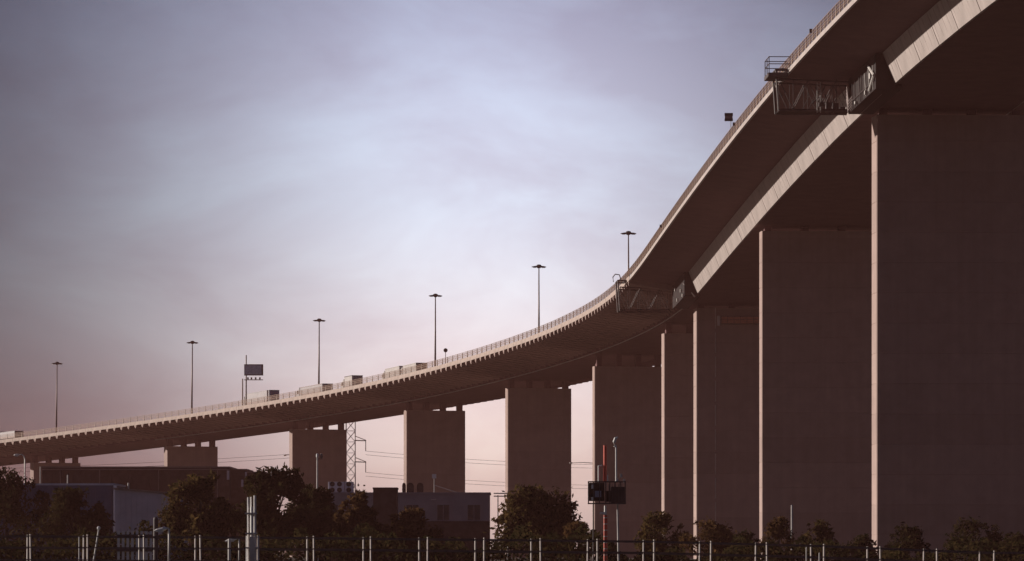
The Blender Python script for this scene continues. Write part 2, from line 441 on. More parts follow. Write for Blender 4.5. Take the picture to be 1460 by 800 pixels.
# drain pipe and small access platform on the first steel pier
s = 54.3; ang = th(s); rot = Matrix.Rotation(ang, 3, 'Z')
c0 = P(s, 0, 5.15)
def LA(a, b, z): return Vector((c0.x, c0.y, 0)) + rot @ Vector((a, b, 0)) + Vector((0, 0, z))
m = MB()
for z in range(2, int(c0.z) - 1, 4): m.tube(LA(-4.45, -2.56, z), LA(-4.45, -2.56, z + 3.4), .09)
m.build('drain_pipe', M['offwhite'], bridge)
m = MB(); m.box(LA(-.4, -2.9, c0.z - 2.6), (6.6, .9, .12), ang)
for i in range(7): m.tube(LA(-3.6 + i * 1.07, -3.3, c0.z - 2.55), LA(-3.6 + i * 1.07, -3.3, c0.z - 1.35), .04, n=6)
for z in (1.35, 1.9): m.tube(LA(-3.65, -3.3, c0.z - z), LA(2.9, -3.3, c0.z - z), .035, n=6)
m.build('access_platform', M['gantry'], bridge)
m = MB(); m.box(LA(-.4, -3.3, c0.z - 2.0), (6.2, .05, 1.1), ang); m.build('platform_screen', M['screen'], bridge)
m = MB(); m.box(LA(-4.0, -3.0, c0.z - 2.1), (.42, .5, 1.6), ang); m.build('platform_cabinet', M['white'], bridge)

# ------------------------------------------------------------------ maintenance gantries hung under the deck
def gantry(name, s, label, o_in, deep, plat):
    root = thing(name, P(s, 19, 0), label, 'gantry')
    W_ = 2.0
    def bar(mb, a, b, r): mb.tube(P(*a), P(*b), r, n=6)
    t0, t1 = .75, deep
    for q in (s - W_, s + W_):
        tr = MB()
        bar(tr, (q, 19.3, t0), (q, o_in, t0 + .35), .10); bar(tr, (q, 19.3, t1), (q, o_in, t1), .10)
        n = 5
        for i in range(n + 1):
            o = 19.3 + (o_in - 19.3) * i / n
            bar(tr, (q, o, t0 + .35 * i / n), (q, o, t1), .055)
            if i < n:
                o2 = 19.3 + (o_in - 19.3) * (i + 1) / n
                bar(tr, (q, o, t0) if i % 2 == 0 else (q, o, t1), (q, o2, t1) if i % 2 == 0 else (q, o2, t0 + .2), .05)
        tr.build('side_truss', M['gantry'], root)
    fl = MB(); fl.sweep([[P(s - W_, 19.2, t1 - .05), P(s + W_, 19.2, t1 - .05), P(s + W_, 19.2, t1 - .2), P(s - W_, 19.2, t1 - .2)],
                         [P(s - W_, o_in, t1 - .05), P(s + W_, o_in, t1 - .05), P(s + W_, o_in, t1 - .2), P(s - W_, o_in, t1 - .2)]])
    fl.build('floor_deck', M['mesh'], root)
    # carriage on the parapet
    cg = MB()
    for o in (18.35, 19.6):
        bar(cg, (s - 2, o, -.35), (s + 2, o, -.35), .16)
    for q in (s - 1.8, s + 1.8):
        bar(cg, (q, 19.6, -.35), (q, 19.3, t1), .13); bar(cg, (q, 18.3, -.35), (q, 19.6, -.35), .14)
    cg.build('carriage', M['darksteel'], root)
    hr = MB()
    if plat:
        fl2 = MB(); fl2.sweep([[P(s + q, 18.2, .05), P(s + q, 20.6, .05), P(s + q, 20.6, .5), P(s + q, 18.2, .5)] for q in (-2.4, 2.4)])
        fl2.build('side_platform', M['darksteel'], root)
        for q in (-2.3, 0, 2.3):
            bar(hr, (s + q, 20.5, .05), (s + q, 20.5, -1.9), .06)
        for d in (-1.0, -1.85):
            bar(hr, (s - 2.3, 20.5, d), (s + 2.3, 20.5, d), .05)
            for q in (-2.3, 2.3): bar(hr, (s + q, 20.5, d), (s + q, 17.8, d), .05)
    else:
        pts = [P(s, 20.2, -.3), P(s, 20.3, -1.1), P(s, 19.9, -1.6), P(s, 19.2, -1.5), P(s, 19.0, -.8), P(s, 19.1, -.3)]
        hr.path(pts, .09, 6)
    hr.build('hand_rail', M['gantry'], root)
    return root
g1 = gantry('maintenance_gantry', 44.0, 'open truss maintenance gantry slung under the deck where the bridge bends', 10.9, 4.6, False)
g2 = gantry('maintenance_gantry', 297.0, 'maintenance gantry with side platform under the steep upper deck', 10.7, 4.5, True)
rg = random.Random(11)
for k in range(16):          # bracing and hung access tubes, bolted on over the years
    o = rg.uniform(10.6, 15.5); q = 297 + rg.uniform(-2, 2.2); d0 = rg.uniform(1.2, 3.6)
    m = MB(); m.tube(P(q, o, d0), P(q + rg.uniform(-.6, .6), o - rg.uniform(-1.2, 1.6), min(4.6, d0 + rg.uniform(.8, 2.6))), rg.choice((.05, .07, .1)), n=6)
    m.build('brace_tube', M[rg.choice(('gantry', 'darksteel', 'darksteel', 'pole'))], g2)
for k in range(4):
    o = 11.4 + k * .95; m = MB(); m.box(P(296.5 + k, o, 4.05 - .2 * (k % 2)), (.7, .8, .5 + .3 * (k % 3)), th(297)); m.build('gantry_box', M['darksteel'] if k % 2 else M['gantry'], g2, bevel=.04)
m = MB()
for o in (14.35, 14.75): m.tube(P(299.3, o, 1.2), P(299.3, o, 4.8), .06, n=6)
for i in range(9): m.tube(P(299.3, 14.35, 1.4 + i * .4), P(299.3, 14.75, 1.4 + i * .4), .035, n=6)
m.build('ladder', M['offwhite'], g2)
m = MB()
for k in range(5):
    o = 9.7 + .35 * k
    m.tube(P(300 + k * 3, o + 1.6, 3.2), P(300 + k * 3, o + 1.4, 4.9), .06, n=6); m.tube(P(300 + k * 3, o + 1.4, 4.9), P(303 + k * 3, o + 1.3, 4.6), .05, n=6)
m.tube(P(299, 9.6, 4.85), P(320, 9.6, 4.85), .12, n=6); m.tube(P(299, 10.6, 4.5), P(320, 10.6, 4.5), .08, n=6)
m.build('outrigger', M['pole'], g2)
m = MB(); m.sweep(rings(299.2, 325.5, [(11.0, .9), (11.0, 4.95), (8.0, 4.95), (8.0, 4.5), (8.75, 4.5), (10.2, .9)])); m.build('shade_box', M['mesh'], g2)  # added dark box, stands in for the gantry's shadow on the web
for q, o, d, sx, sz in ((317.5, 11.15, 4.5, .5, .5), (322.0, 11.15, 3.1, .9, .7), (308.0, 11.15, 4.6, .7, .35)):
    m = MB(); m.box(P(q, o, d), (.35, sx, sz), th(q)); m.build('gantry_box', M['offwhite'], g2, bevel=.05)  # pale boxes paint in sunlit bits of the web
for q in (301, 304, 306.5, 310.5, 313, 316, 319.5, 323.5):       # added bars on the shade box, pale ones painting sunlit bits
    m = MB(); m.tube(P(q, 11.12, 1.6 + .9 * random.random()), P(q + random.uniform(-.6, 1.6), 11.12, 4.9), .07, n=6); m.build('shade_box_post', M['gantry'] if q < 315 else M['offwhite'], g2)
m = MB(); m.tube(P(299.4, 11.14, 3.9), P(325, 11.14, 3.9), .05, n=6); m.build('shade_box_rail', M['gantry'], g2)
m = MB(); m.tube(P(320, 11.2, 1.7), P(325.3, 11.2, 3.4), .16, n=6); m.tube(P(325.3, 11.2, 3.4), P(321, 11.2, 4.7), .16, n=6); m.build('shade_box_bracket', M['offwhite'], g2)  # pale bars paint in another sunlit bit of the web
m = MB(); m.sweep(rings(JOINT + .2, 71.0, [(10.9, .9), (10.9, 4.75), (8.3, 4.75), (8.3, 4.5), (8.75, 4.5), (10.2, .9)])); m.build('shade_box', M['mesh'], g1)  # added dark box in place of gantry shadow beside the joint
for k, (q, o, d) in enumerate(((56, 11.0, 2.2), (60, 11.0, 4.3), (66, 11.0, 3.4), (69.5, 11.0, 4.5))):
    m = MB(); m.box(P(q, o, d), (.3, .6, .5), th(q)); m.build('gantry_box', M['offwhite'], g1)
m = MB(); m.tube(P(70.6, 11.0, 2.6), P(71.0, 9.2, 4.9), .14, n=6); m.build('outrigger', M['offwhite'], g1)

# ------------------------------------------------------------------ lamp posts down the middle of the deck
lamp_pos = [-6, -5, -4, -3, -2, -1]
names = ['tall twin-arm lamp post above the lowest end of the bridge, far left', 'tall twin-arm lamp post just left of the message sign gantry',
         'tall twin-arm lamp post rising behind the pale articulated truck', 'tall twin-arm lamp post next to the small round sign',
         'tall twin-arm lamp post midway along the bend, alone on the deck', 'tall twin-arm lamp post partly hidden where the deck steepens']
for k, lab in zip(lamp_pos, names):
    s = k * SP + .4; b = P(s, 0, -1.25)
    lean = .012 * (-k - 2) / 4
    top = b + Vector((lean * 18.9, 0, 18.95))
    t = thing('lamp_post', b, lab, 'lamp post', 'lamp posts down the middle of the bridge')
    m = MB(); m.path([b, b + (top - b) * .5, top], [.24, .18, .11], 10); m.build('post', M['pole'], t, smooth=True)
    m = MB(); m.tube(b, b + Vector((0, 0, .5)), .34, .3, 10); m.build('base_plate', M['pole'], t)
    m = MB(); m.path([top - Vector((0, 0, .25)), top + Vector((0, 0, .1)), top + Vector((0, 0, .42)), top + Vector((0, 0, .5))], [.3, .62, .42, .12], 10); m.build('lamp_hub', M['darksteel'], t)
    n = Vector((-math.cos(th(s)), -math.sin(th(s)), 0)); u = Vector((n.y, -n.x, 0))
    for sg in (1, -1):
        m = MB(); pts = []
        rr = []
        for q, wd_, hh in ((.35, .42, .17), (.9, .46, .17), (1.35, .36, .10), (1.5, .2, .05)):
            c = top + n * sg * q + Vector((0, 0, .06 - .05 * q))
            rr.append([c + u * wd_ + Vector((0, 0, -hh * .5)), c + u * wd_ * .6 + Vector((0, 0, hh)), c - u * wd_ * .6 + Vector((0, 0, hh)), c - u * wd_ + Vector((0, 0, -hh * .5)), c + Vector((0, 0, -hh))])
        m.sweep(rr); lh = m.build('lamp_head', M['darksteel'], t)
        m = MB(); m.box(top + n * sg * .95 + Vector((0, 0, -.16)), (.6, .4, .05), th(s)); m.build('lens', M['lampglass'], lh)

# ------------------------------------------------------------------ signs and small posts on the deck edge
s = s_at(349, 17.2); b = P(s, 17.3, -.5)
t = thing('message_sign', b, 'overhead electronic message sign on twin posts at the deck edge', 'sign')
n = Vector((-math.cos(th(s)), -math.sin(th(s)), 0)); fwd = Vector((math.sin(th(s)), -math.cos(th(s)), 0))
pb = at(348.5, 560, b.y)
for px, topy in ((345.8, 540), (351, 506.5)):
    m = MB(); a = at(px, 583, b.y); a.z = b.z; m.tube(a, at(px, topy, b.y), .17, .14, 8); m.build('post', M['pole'], t)
a, c = at(347.5, 519.5, b.y), at(374.5, 535.5, b.y)
m = MB(); m.box((a + c) / 2 + fwd * .3, (c.x - a.x, .5, a.z - c.z)); sgp = m.build('sign_panel', M['darksteel'], t)
m = MB(); m.box((a + c) / 2 + fwd * .3 + Vector((-.1, -.27, 0)), (c.x - a.x - .5, .05, a.z - c.z - .4)); m.build('display', M['display'], sgp)
a, c = at(347.5, 540.2, b.y), at(374.5, 543.2, b.y)
m = MB(); m.box((a + c) / 2 + fwd * .2, (c.x - a.x, .6, .16)); m.build('walkway', M['pole'], t)
m = MB()
for px in (353, 358, 364, 370): m.box(at(px, 539.5, b.y) + fwd * .2, (.35, .4, .45))
m.build('lamp_row', M['darksteel'], t)

s = s_at(635, 17.6); b = P(s, 17.6, -.5)
t = thing('round_sign', b, 'small round sign on a thin post beside a lamp post', 'sign')
c = at(635.3, 499.5, b.y)
m = MB(); m.tube((c.x, b.y, b.z), (c.x, b.y, c.z), .09, .07, 6); m.build('post', M['pole'], t)
m = MB(); m.tube(c + Vector((0, -.12, 0)), c + Vector((0, .0, 0)), .42, .42, 16); m.build('sign_disc', M['darksteel'], t)

s = s_at(1040, 17.6); b = P(s, 17.6, -.5)
t = thing('road_sign', b, 'square two-panel sign on a post above the steep deck edge', 'sign')
c = at(1039, 167, b.y)
m = MB(); m.tube((c.x + .28, b.y, b.z - .5), (c.x + .28, b.y, c.z), .05, .05, 6); m.build('post', M['white'], t)
for py, hh in ((163.2, 2.5), (171.0, 2.4)):
    m = MB(); m.box(at(1039, py, b.y) + Vector((0, -.1, 0)), (1.12, .08, hh / F_PX * b.y * 1.6)); m.build('sign_panel', M['darksteel'], t)
m = MB(); m.box(at(1039, 167, b.y) + Vector((0, -.06, 0)), (1.05, .05, .5)); m.build('middle_panel', M['pole'], t)
for px, py, lab in ((942, 322.5, 'tiny camera on a short post at the deck edge above the open gantry'), (1156, 44, 'tiny camera on a short post at the deck edge near the top of the picture'),
                    (1046.5, 177, 'tiny camera on a short post just right of the square sign')):
    s = s_at(px + 1, 18); b = P(s, 17.95, -1.9)
    c = at(px, py, b.y)
    t = thing('edge_camera', b, lab, 'camera', 'cameras on short posts along the deck edge')
    m = MB(); m.tube(b, (c.x, b.y, c.z), .06, .05, 6); m.build('post', M['pole'], t)
    m = MB(); m.box(c, (.32, .5, .42)); m.build('camera_housing', M['darksteel'], t)

# ------------------------------------------------------------------ lorries on the deck
def lorry(name, px, o, L_, H, label, cat, body, rear, cab=True, roof=None, toward=False):
    s = s_at(px, o); t_ = th(s)
    base = P(s, o, -.51); fw = (P(s - 8, o, -.51) - base).normalized()       # away from the camera, down the bridge
    lf = Vector((-math.cos(t_), -math.sin(t_), 0)); up = lf.cross(fw) * -1
    if up.z < 0: up = -up
    root = thing(name, base, label, cat, 'lorries and vans crossing the bridge')
    def bx(mb, x0, x1, y0, y1, z0, z1):
        mb.hexa([base + fw * x0 + lf * a + up * z for a, z in ((y0, z0), (y1, z0), (y1, z1), (y0, z1))] + [base + fw * x1 + lf * a + up * z for a, z in ((y0, z0), (y1, z0), (y1, z1), (y0, z1))])
    m = MB(); bx(m, 0, L_, -1.25, 1.25, 1.05, H); m.build('cargo_box', body, root, bevel=.05)
    m = MB(); bx(m, -.05, -.005, -1.2, 1.2, 1.1, H - .06); d_ = m.build('rear_door', rear, root)
    m = MB()
    for a in (-.6, 0, .6): bx(m, -.09, -.051, a - .03, a + .03, 1.2, H - .2)
    m.build('door_bar', M['pole'], d_)
    m = MB(); bx(m, -.06, L_ + .02, -1.27, 1.27, H + .004, H + .12); m.build('roof_rim', roof or body, root)
    m = MB(); bx(m, .1, L_ + (2.6 if cab else 0), -1.0, 1.0, .75, 1.04); m.build('chassis', M['darksteel'], root)
    if cab:
        m = MB(); x0 = L_ + .5
        m.hexa([base + fw * x0 + lf * a + up * z for a, z in ((-1.2, .8), (1.2, .8), (1.2, 3.1), (-1.2, 3.1))] + [base + fw * (x0 + 2.1) + lf * a + up * z for a, z in ((-1.2, .8), (1.2, .8), (1.15, 2.2), (-1.15, 2.2))])
        cb = m.build('cab', body, root, bevel=.05)
        m = MB(); bx(m, x0 + .5, x0 + 1.3, 1.2, 1.23, 1.75, 2.4); m.build('cab_window', M['glass'], cb)
    for a in (-1.0, 1.0):
        m = MB(); bx(m, -.12, -.02, a - .16, a + .16, .82, .98); m.build('tail_light', M['red'], root)
    m = MB(); bx(m, .4, L_ - .4, 1.26, 1.275, 1.15, 1.5); m.build('side_skirt', M['pole'], root)
    xs_ = [1.0, 2.3] + ([L_ + 1.6] if cab else [L_ - 1.2])
    for x in xs_:
        for a in (-1.1, 1.1):
            m = MB(); c = base + fw * x + lf * a + up * .52
            m.tube(c - lf * .15, c + lf * .15, .5, .5, 12); m.build('wheel', M['tyre'], root)
lorry('articulated_lorry', 391, 12.2, 13.6, 3.55, 'articulated lorry with blue grey rear doors beside the message sign', 'lorry', M['trailer'], M['bluegrey'])
lorry('articulated_lorry', 467, 12.2, 13.0, 2.9, 'pale articulated lorry passing in front of the third lamp post', 'lorry', M['trailer'], M['lorry'], roof=M['pole'])
lorry('box_truck', 509, 12.2, 4.5, 3.45, 'small box truck with dark roof edge alone on the bridge', 'truck', M['lorry'], M['lorry'], roof=M['darksteel'])
lorry('white_lorry', 578, 12.2, 9.0, 3.3, 'white lorry following close behind another white lorry', 'lorry', M['lorry'], M['lorry'])
lorry('white_lorry', 602, 12.2, 8.5, 3.15, 'white lorry nearest the round sign, dark rear doors', 'lorry', M['lorry'], M['pole'])
lorry('box_truck', 27, 12.2, 8.0, 2.6, 'box truck with dark rear at the far left edge of the bridge', 'truck', M['trailer'], M['darksteel'])

# ------------------------------------------------------------------ buildings beyond the fence
def building(name, label, cat, x0, x1, top, Y, depth, wall, group=None, roofm=None, overhang=.25):
    """front wall between two photo columns at distance Y, real width, height and depth"""
    a, b = at(x0, top, Y), at(x1, top, Y)
    W_, H = b.x - a.x, a.z
    root = thing(name, ((a.x + b.x) / 2, Y + depth / 2, 0), label, cat, group)
    m = MB(); m.box(((a.x + b.x) / 2, Y + depth / 2, H / 2 - .1), (W_, depth, H + .2)); m.build('wall', wall, root)
    m = MB(); m.box(((a.x + b.x) / 2, Y + depth / 2, H + .101), (W_ + overhang, depth + overhang, .2)); rf = m.build('roof', roofm or M['roof'], root)
    return root, rf, a, b, H
def window(root, px0, px1, py0, py1, Y, glass=None, frame=None):
    a, b = at(px0, py0, Y), at(px1, py1, Y)
    cx, cz, w, h = (a.x + b.x) / 2, (a.z + b.z) / 2, b.x - a.x, a.z - b.z
    m = MB(); t = .08
    for dx_, dz_, sx, sz in ((0, h / 2, w + 2 * t, t), (0, -h / 2, w + 2 * t, t)): m.box((cx + dx_, Y - .05, cz + dz_), (sx, .14, sz))
    for dx_ in (-w / 2, w / 2): m.box((cx + dx_, Y - .05, cz), (t, .138, h - t))
    f = m.build('window', frame or M['grey'], root)
    m = MB(); m.box((cx, Y - .012, cz), (w, .02, h)); m.build('pane', glass or M['glass'], f)
    m = MB(); m.box((cx, Y - .04, cz), (.06, .05, h)); m.build('mullion', frame or M['grey'], f)

w1 = building('warehouse', 'long low dark warehouse with stepped right end behind the lowest piers', 'warehouse', 60, 327, 667, 820, 24, M['brick'])[0]
for x0, x1, tp in ((327.3, 352, 670), (352.3, 378, 674)):
    a, b = at(x0, tp, 824), at(x1, tp, 824)
    m = MB(); m.box(((a.x + b.x) / 2, 834, a.z / 2 - .1), (b.x - a.x, 20, a.z + .2)); m.build('annex', M['brick'], w1)
    m = MB(); m.box(((a.x + b.x) / 2, 834, a.z + .08), (b.x - a.x + .1, 20.2, .16)); m.build('annex_roof', M['roof'], w1)
for x0, x1, y0, y1 in ((323.5, 327, 671, 684), (344, 347, 684, 694), (349.5, 352, 673, 690)):
    a, b = at(x0, y0, 819.8), at(x1, y1, 819.8)
    m = MB(); m.box(((a.x + b.x) / 2, 819.7, (a.z + b.z) / 2), (b.x - a.x, .3, a.z - b.z)); m.build('pale_panel', M['paleclad'], w1)
a, b = at(60, 668.5, 819.7), at(327, 668.5, 819.7); m = MB(); m.box(((a.x + b.x) / 2, 819.75, a.z - .1), (b.x - a.x, .22, .16)); m.build('gutter', M['pole'], w1)
for px in (86, 142, 226, 310):
    a = at(px, 669, 819.7); m = MB(); m.tube((a.x, 819.78, 0), (a.x, 819.78, a.z - .15), .07, n=6); m.build('downpipe', M['pole'], w1)
for i in range(9):
    a = at(72 + i * 28, 676, 820); m = MB(); m.box((a.x, 819.9, a.z / 2), (.5, .3, a.z)); m.build('pilaster', M['brick'], w1)
w2, rf, a, b, H = building('blue_shed', 'blue clad shed half hidden by a dark tree at far left', 'shed', -20, 162, 692, 560, 16, M['blue'], roofm=M['bluegrey'])
for i in range(24):
    q = a.x + (b.x - a.x) * (i + .5) / 24
    m = MB(); m.box((q, 559.95, H / 2), (.09, .1, H - .3)); m.build('cladding_rib', M['blue'], w2)
m = MB(); m.box((b.x + .16, 560 - .1, H / 2), (.3, .6, H)); m.build('corner_strip', M['paleclad'], w2)  # pale strip paints in the lit right end of the shed
# pale shed, roof falling to the right
a, b = at(163.6, 698, 540), at(233, 704, 540); D = 14
w3 = thing('pale_shed', ((a.x + b.x) / 2, 547, 0), 'plain pale metal shed with sloping rusty roof edge left of the trees', 'shed')
m = MB(); m.hexa([(a.x, 540, -.2), (b.x, 540, -.2), (b.x, 540, b.z), (a.x, 540, a.z), (a.x, 540 + D, -.2), (b.x, 540 + D, -.2), (b.x, 540 + D, b.z), (a.x, 540 + D, a.z)]); m.build('wall', M['paleclad'], w3)
m = MB(); m.hexa([(a.x - .15, 539.8, a.z + .003), (b.x + .1, 539.8, b.z + .003), (b.x + .1, 539.8, b.z + .2), (a.x - .15, 539.8, a.z + .2), (a.x - .15, 540.2 + D, a.z + .003), (b.x + .1, 540.2 + D, b.z + .003), (b.x + .1, 540.2 + D, b.z + .2), (a.x - .15, 540.2 + D, a.z + .2)]); m.build('roof', M['roof'], w3)
for i in range(1, 9):
    q = i / 9; x = a.x + (b.x - a.x) * q; hh = a.z + (b.z - a.z) * q - .15
    m = MB(); m.box((x, 539.97, hh / 2), (.06, .06, hh)); m.build('sheet_seam', M['paleclad'], w3)
m = MB(); m.box((b.x - .12, 539.93, b.z / 2 - .1), (.22, .14, b.z)); m.build('corner_strip', M['offwhite'], w3)
building('small_blue_shed', 'sliver of light blue shed between the pale shed and the tree', 'shed', 236, 262, 708, 552, 9, M['bluegrey'], roofm=M['blue'])
# grey office with rooftop plant
w4, rf, a, b, H = building('grey_office', 'grey flat roofed office block with dark square windows below the bridge', 'office', 452, 698, 704.5, 620, 15, M['grey'], roofm=M['grey'])
for x0, x1 in ((464, 482), (494, 512), (579, 597), (623, 641), (666.5, 685)): window(w4, x0, x1, 719.5, 742, 620)
a2, b2 = at(452, 743, 620), at(698, 743, 620)
m = MB(); m.box(((a2.x + b2.x) / 2, 619.9, a2.z / 2 - .1), (b2.x - a2.x + .1, .3, a2.z + .2)); m.build('brick_base', M['brick'], w4)
m = MB(); m.tube(at(618, 712, 619.6), at(618, 712, 619.6) + Vector((0, 0, -.05)), .3, .3, 10); m.build('wall_lamp', M['white'], w4)
building('dark_tower', 'dark windowless brick block standing in front of the grey office', 'tower', 532, 566, 697.5, 600, 6, M['brick'], roofm=M['brick'], overhang=.1)
for x0, x1, fans, lab in ((468, 491, (473.8, 484.0), 'wide grey cooling unit with four round fans on the office roof'), (492, 504, (497.2,), 'narrow grey cooling unit with two round fans on the office roof')):
    Yc = 623; a, b = at(x0, 687, Yc), at(x1, 704, Yc); z0 = H + .205
    t = thing('cooling_unit', ((a.x + b.x) / 2, Yc + .8, z0), lab, 'cooling unit')
    m = MB(); m.box(((a.x + b.x) / 2, Yc + .8, (a.z + z0) / 2), (b.x - a.x, 1.6, a.z - z0)); m.build('casing', M['paleclad'], t, bevel=.04)
    for px in fans:
        for py in (690.3, 698.6):
            c = at(px, py, Yc); m = MB()
            m.tube(c + Vector((0, -.05, 0)), c + Vector((0, -.004, 0)), .29, .29, 16); fo = m.build('fan', M['mesh'], t)
            m = MB()
            for q in range(3): m.box(c + Vector((0, -.07, 0)), (.56, .03, .03), m=Matrix.Rotation(q * math.pi / 3, 3, 'Y'))
            m.build('fan_guard', M['darksteel'], fo)
for px, w_, lab in ((576, 5, 'leftmost and narrowest dark roof vent on the grey office'), (585, 10, 'middle dark arched roof vent on the grey office'), (599, 9, 'rightmost dark arched roof vent on the grey office')):
    c = at(px, 704, 624); hw = w_ / 2 / F_PX * 624; z0 = H + .205; hh = 1.15
    t = thing('roof_vent', (c.x, 624, z0), lab, 'roof vent', 'arched vents on the office roof')
    prof = [(-hw, 0), (hw, 0), (hw, hh * .7), (hw * .75, hh * .92), (hw * .3, hh), (-hw * .3, hh), (-hw * .75, hh * .92), (-hw, hh * .7)]
    m = MB(); m.sweep([[Vector((c.x + x, y, z0 + z)) for x, z in prof] for y in (623.4, 625)]); m.build('hood', M['brick'], t)
    m = MB()
    for q in range(5): m.box((c.x, 623.36, z0 + .12 + q * .16), (hw * 1.7, .06, .05))
    m.build('louvre', M['darksteel'], t)
# rooftop guy mast
t = thing('roof_mast', (at(620, 700, 626).x, 626, H + .205), 'short pale mast with sloping stay on the grey office roof', 'mast')
m = MB(); m.tube(at(619, 704, 626), at(619, 677, 626), .07, .05, 6); m.build('post', M['offwhite'], t)
m = MB(); m.box(at(619, 679, 626), (.5, .3, .5)); m.build('lamp', M['white'], t)
m = MB(); m.tube(at(620, 692, 626), at(657, 704, 626), .04, n=5); m.build('stay', M['offwhite'], t)

# ------------------------------------------------------------------ power line
Yp = 1450
t = thing('pylon', at(500.5, 784, Yp) * 1.0 - Vector((0, 0, at(500.5, 784, Yp).z)), 'steel lattice power pylon just right of the second full pier', 'pylon')
m = MB(); cx = at(500, 0, Yp).x
def lg(z):   # half width of the tower at height z
    return 1.25 + max(0, 16 - z) * .13
hs = [0, 4, 8, 12, 16, 19, 22, 25, 28, 31, 34, 37, 40, 44]
for sx in (-1, 1):
    for sy in (-1, 1):
        m.path([(cx + sx * lg(z), Yp + sy * lg(z), z) for z in (0, 16, 44)], .16, 5)
for z0, z1 in zip(hs[:-1], hs[1:]):
    for sy in (-1, 1):
        m.tube((cx - lg(z0), Yp + sy * lg(z0), z0), (cx + lg(z1), Yp + sy * lg(z1), z1), .085, n=4)
        m.tube((cx + lg(z0), Yp + sy * lg(z0), z0), (cx - lg(z1), Yp + sy * lg(z1), z1), .085, n=4)
        m.tube((cx - lg(z1), Yp + sy * lg(z1), z1), (cx + lg(z1), Yp + sy * lg(z1), z1), .07, n=4)
m.build('lattice', M['offwhite'], t)
arms = []
for py in (628, 658.5):
    z = at(0, py, Yp).z
    for sg, ln_ in ((1, 4.2), (-1, 4.2)):
        m = MB()
        for sy in (-1, 1):
            m.tube((cx + sg * 1.2, Yp + sy * 1.2, z), (cx + sg * ln_, Yp, z - .1), .13, n=5)
        m.tube((cx + sg * 1.2, Yp, z + 1.2), (cx + sg * ln_, Yp, z), .10, n=5)
        arms.append((sg, Vector((cx + sg * (ln_ - .1), Yp, z - 2.9))))
        am = m.build('cross_arm', M['pole'], t)
        m = MB(); m.tube((cx + sg * 4.1, Yp, z - .1), (cx + sg * 4.1, Yp, z - 2.9), .12, n=6); m.build('insulator', M['darksteel'], am)
wi = 0
for sg, p in arms:
    for dz_ in (0, 1.0):
        a = p + Vector((0, 0, -dz_)); end = a + (Vector((150, 120, 1.0)) if sg > 0 else Vector((-190, -60, -6.5)))
        pts = [a.lerp(end, q / 24) - Vector((0, 0, 4 * (3.4 if sg > 0 else 2.2) * (q / 24) * (1 - q / 24))) for q in range(25)]
        m = MB(); m.path(pts, .055, 4); ob = m.build('power_line', M['wire'], origin=a)
        side = 'right' if sg > 0 else 'left'
        tag(ob, ('upper ' if dz_ == 0 else 'lower ') + ('wire of the pair leaving the top arm of the pylon to the ' if p.z > 27 else 'wire of the pair leaving the bottom arm of the pylon to the ') + side, 'power line', 'wires strung from the pylon')

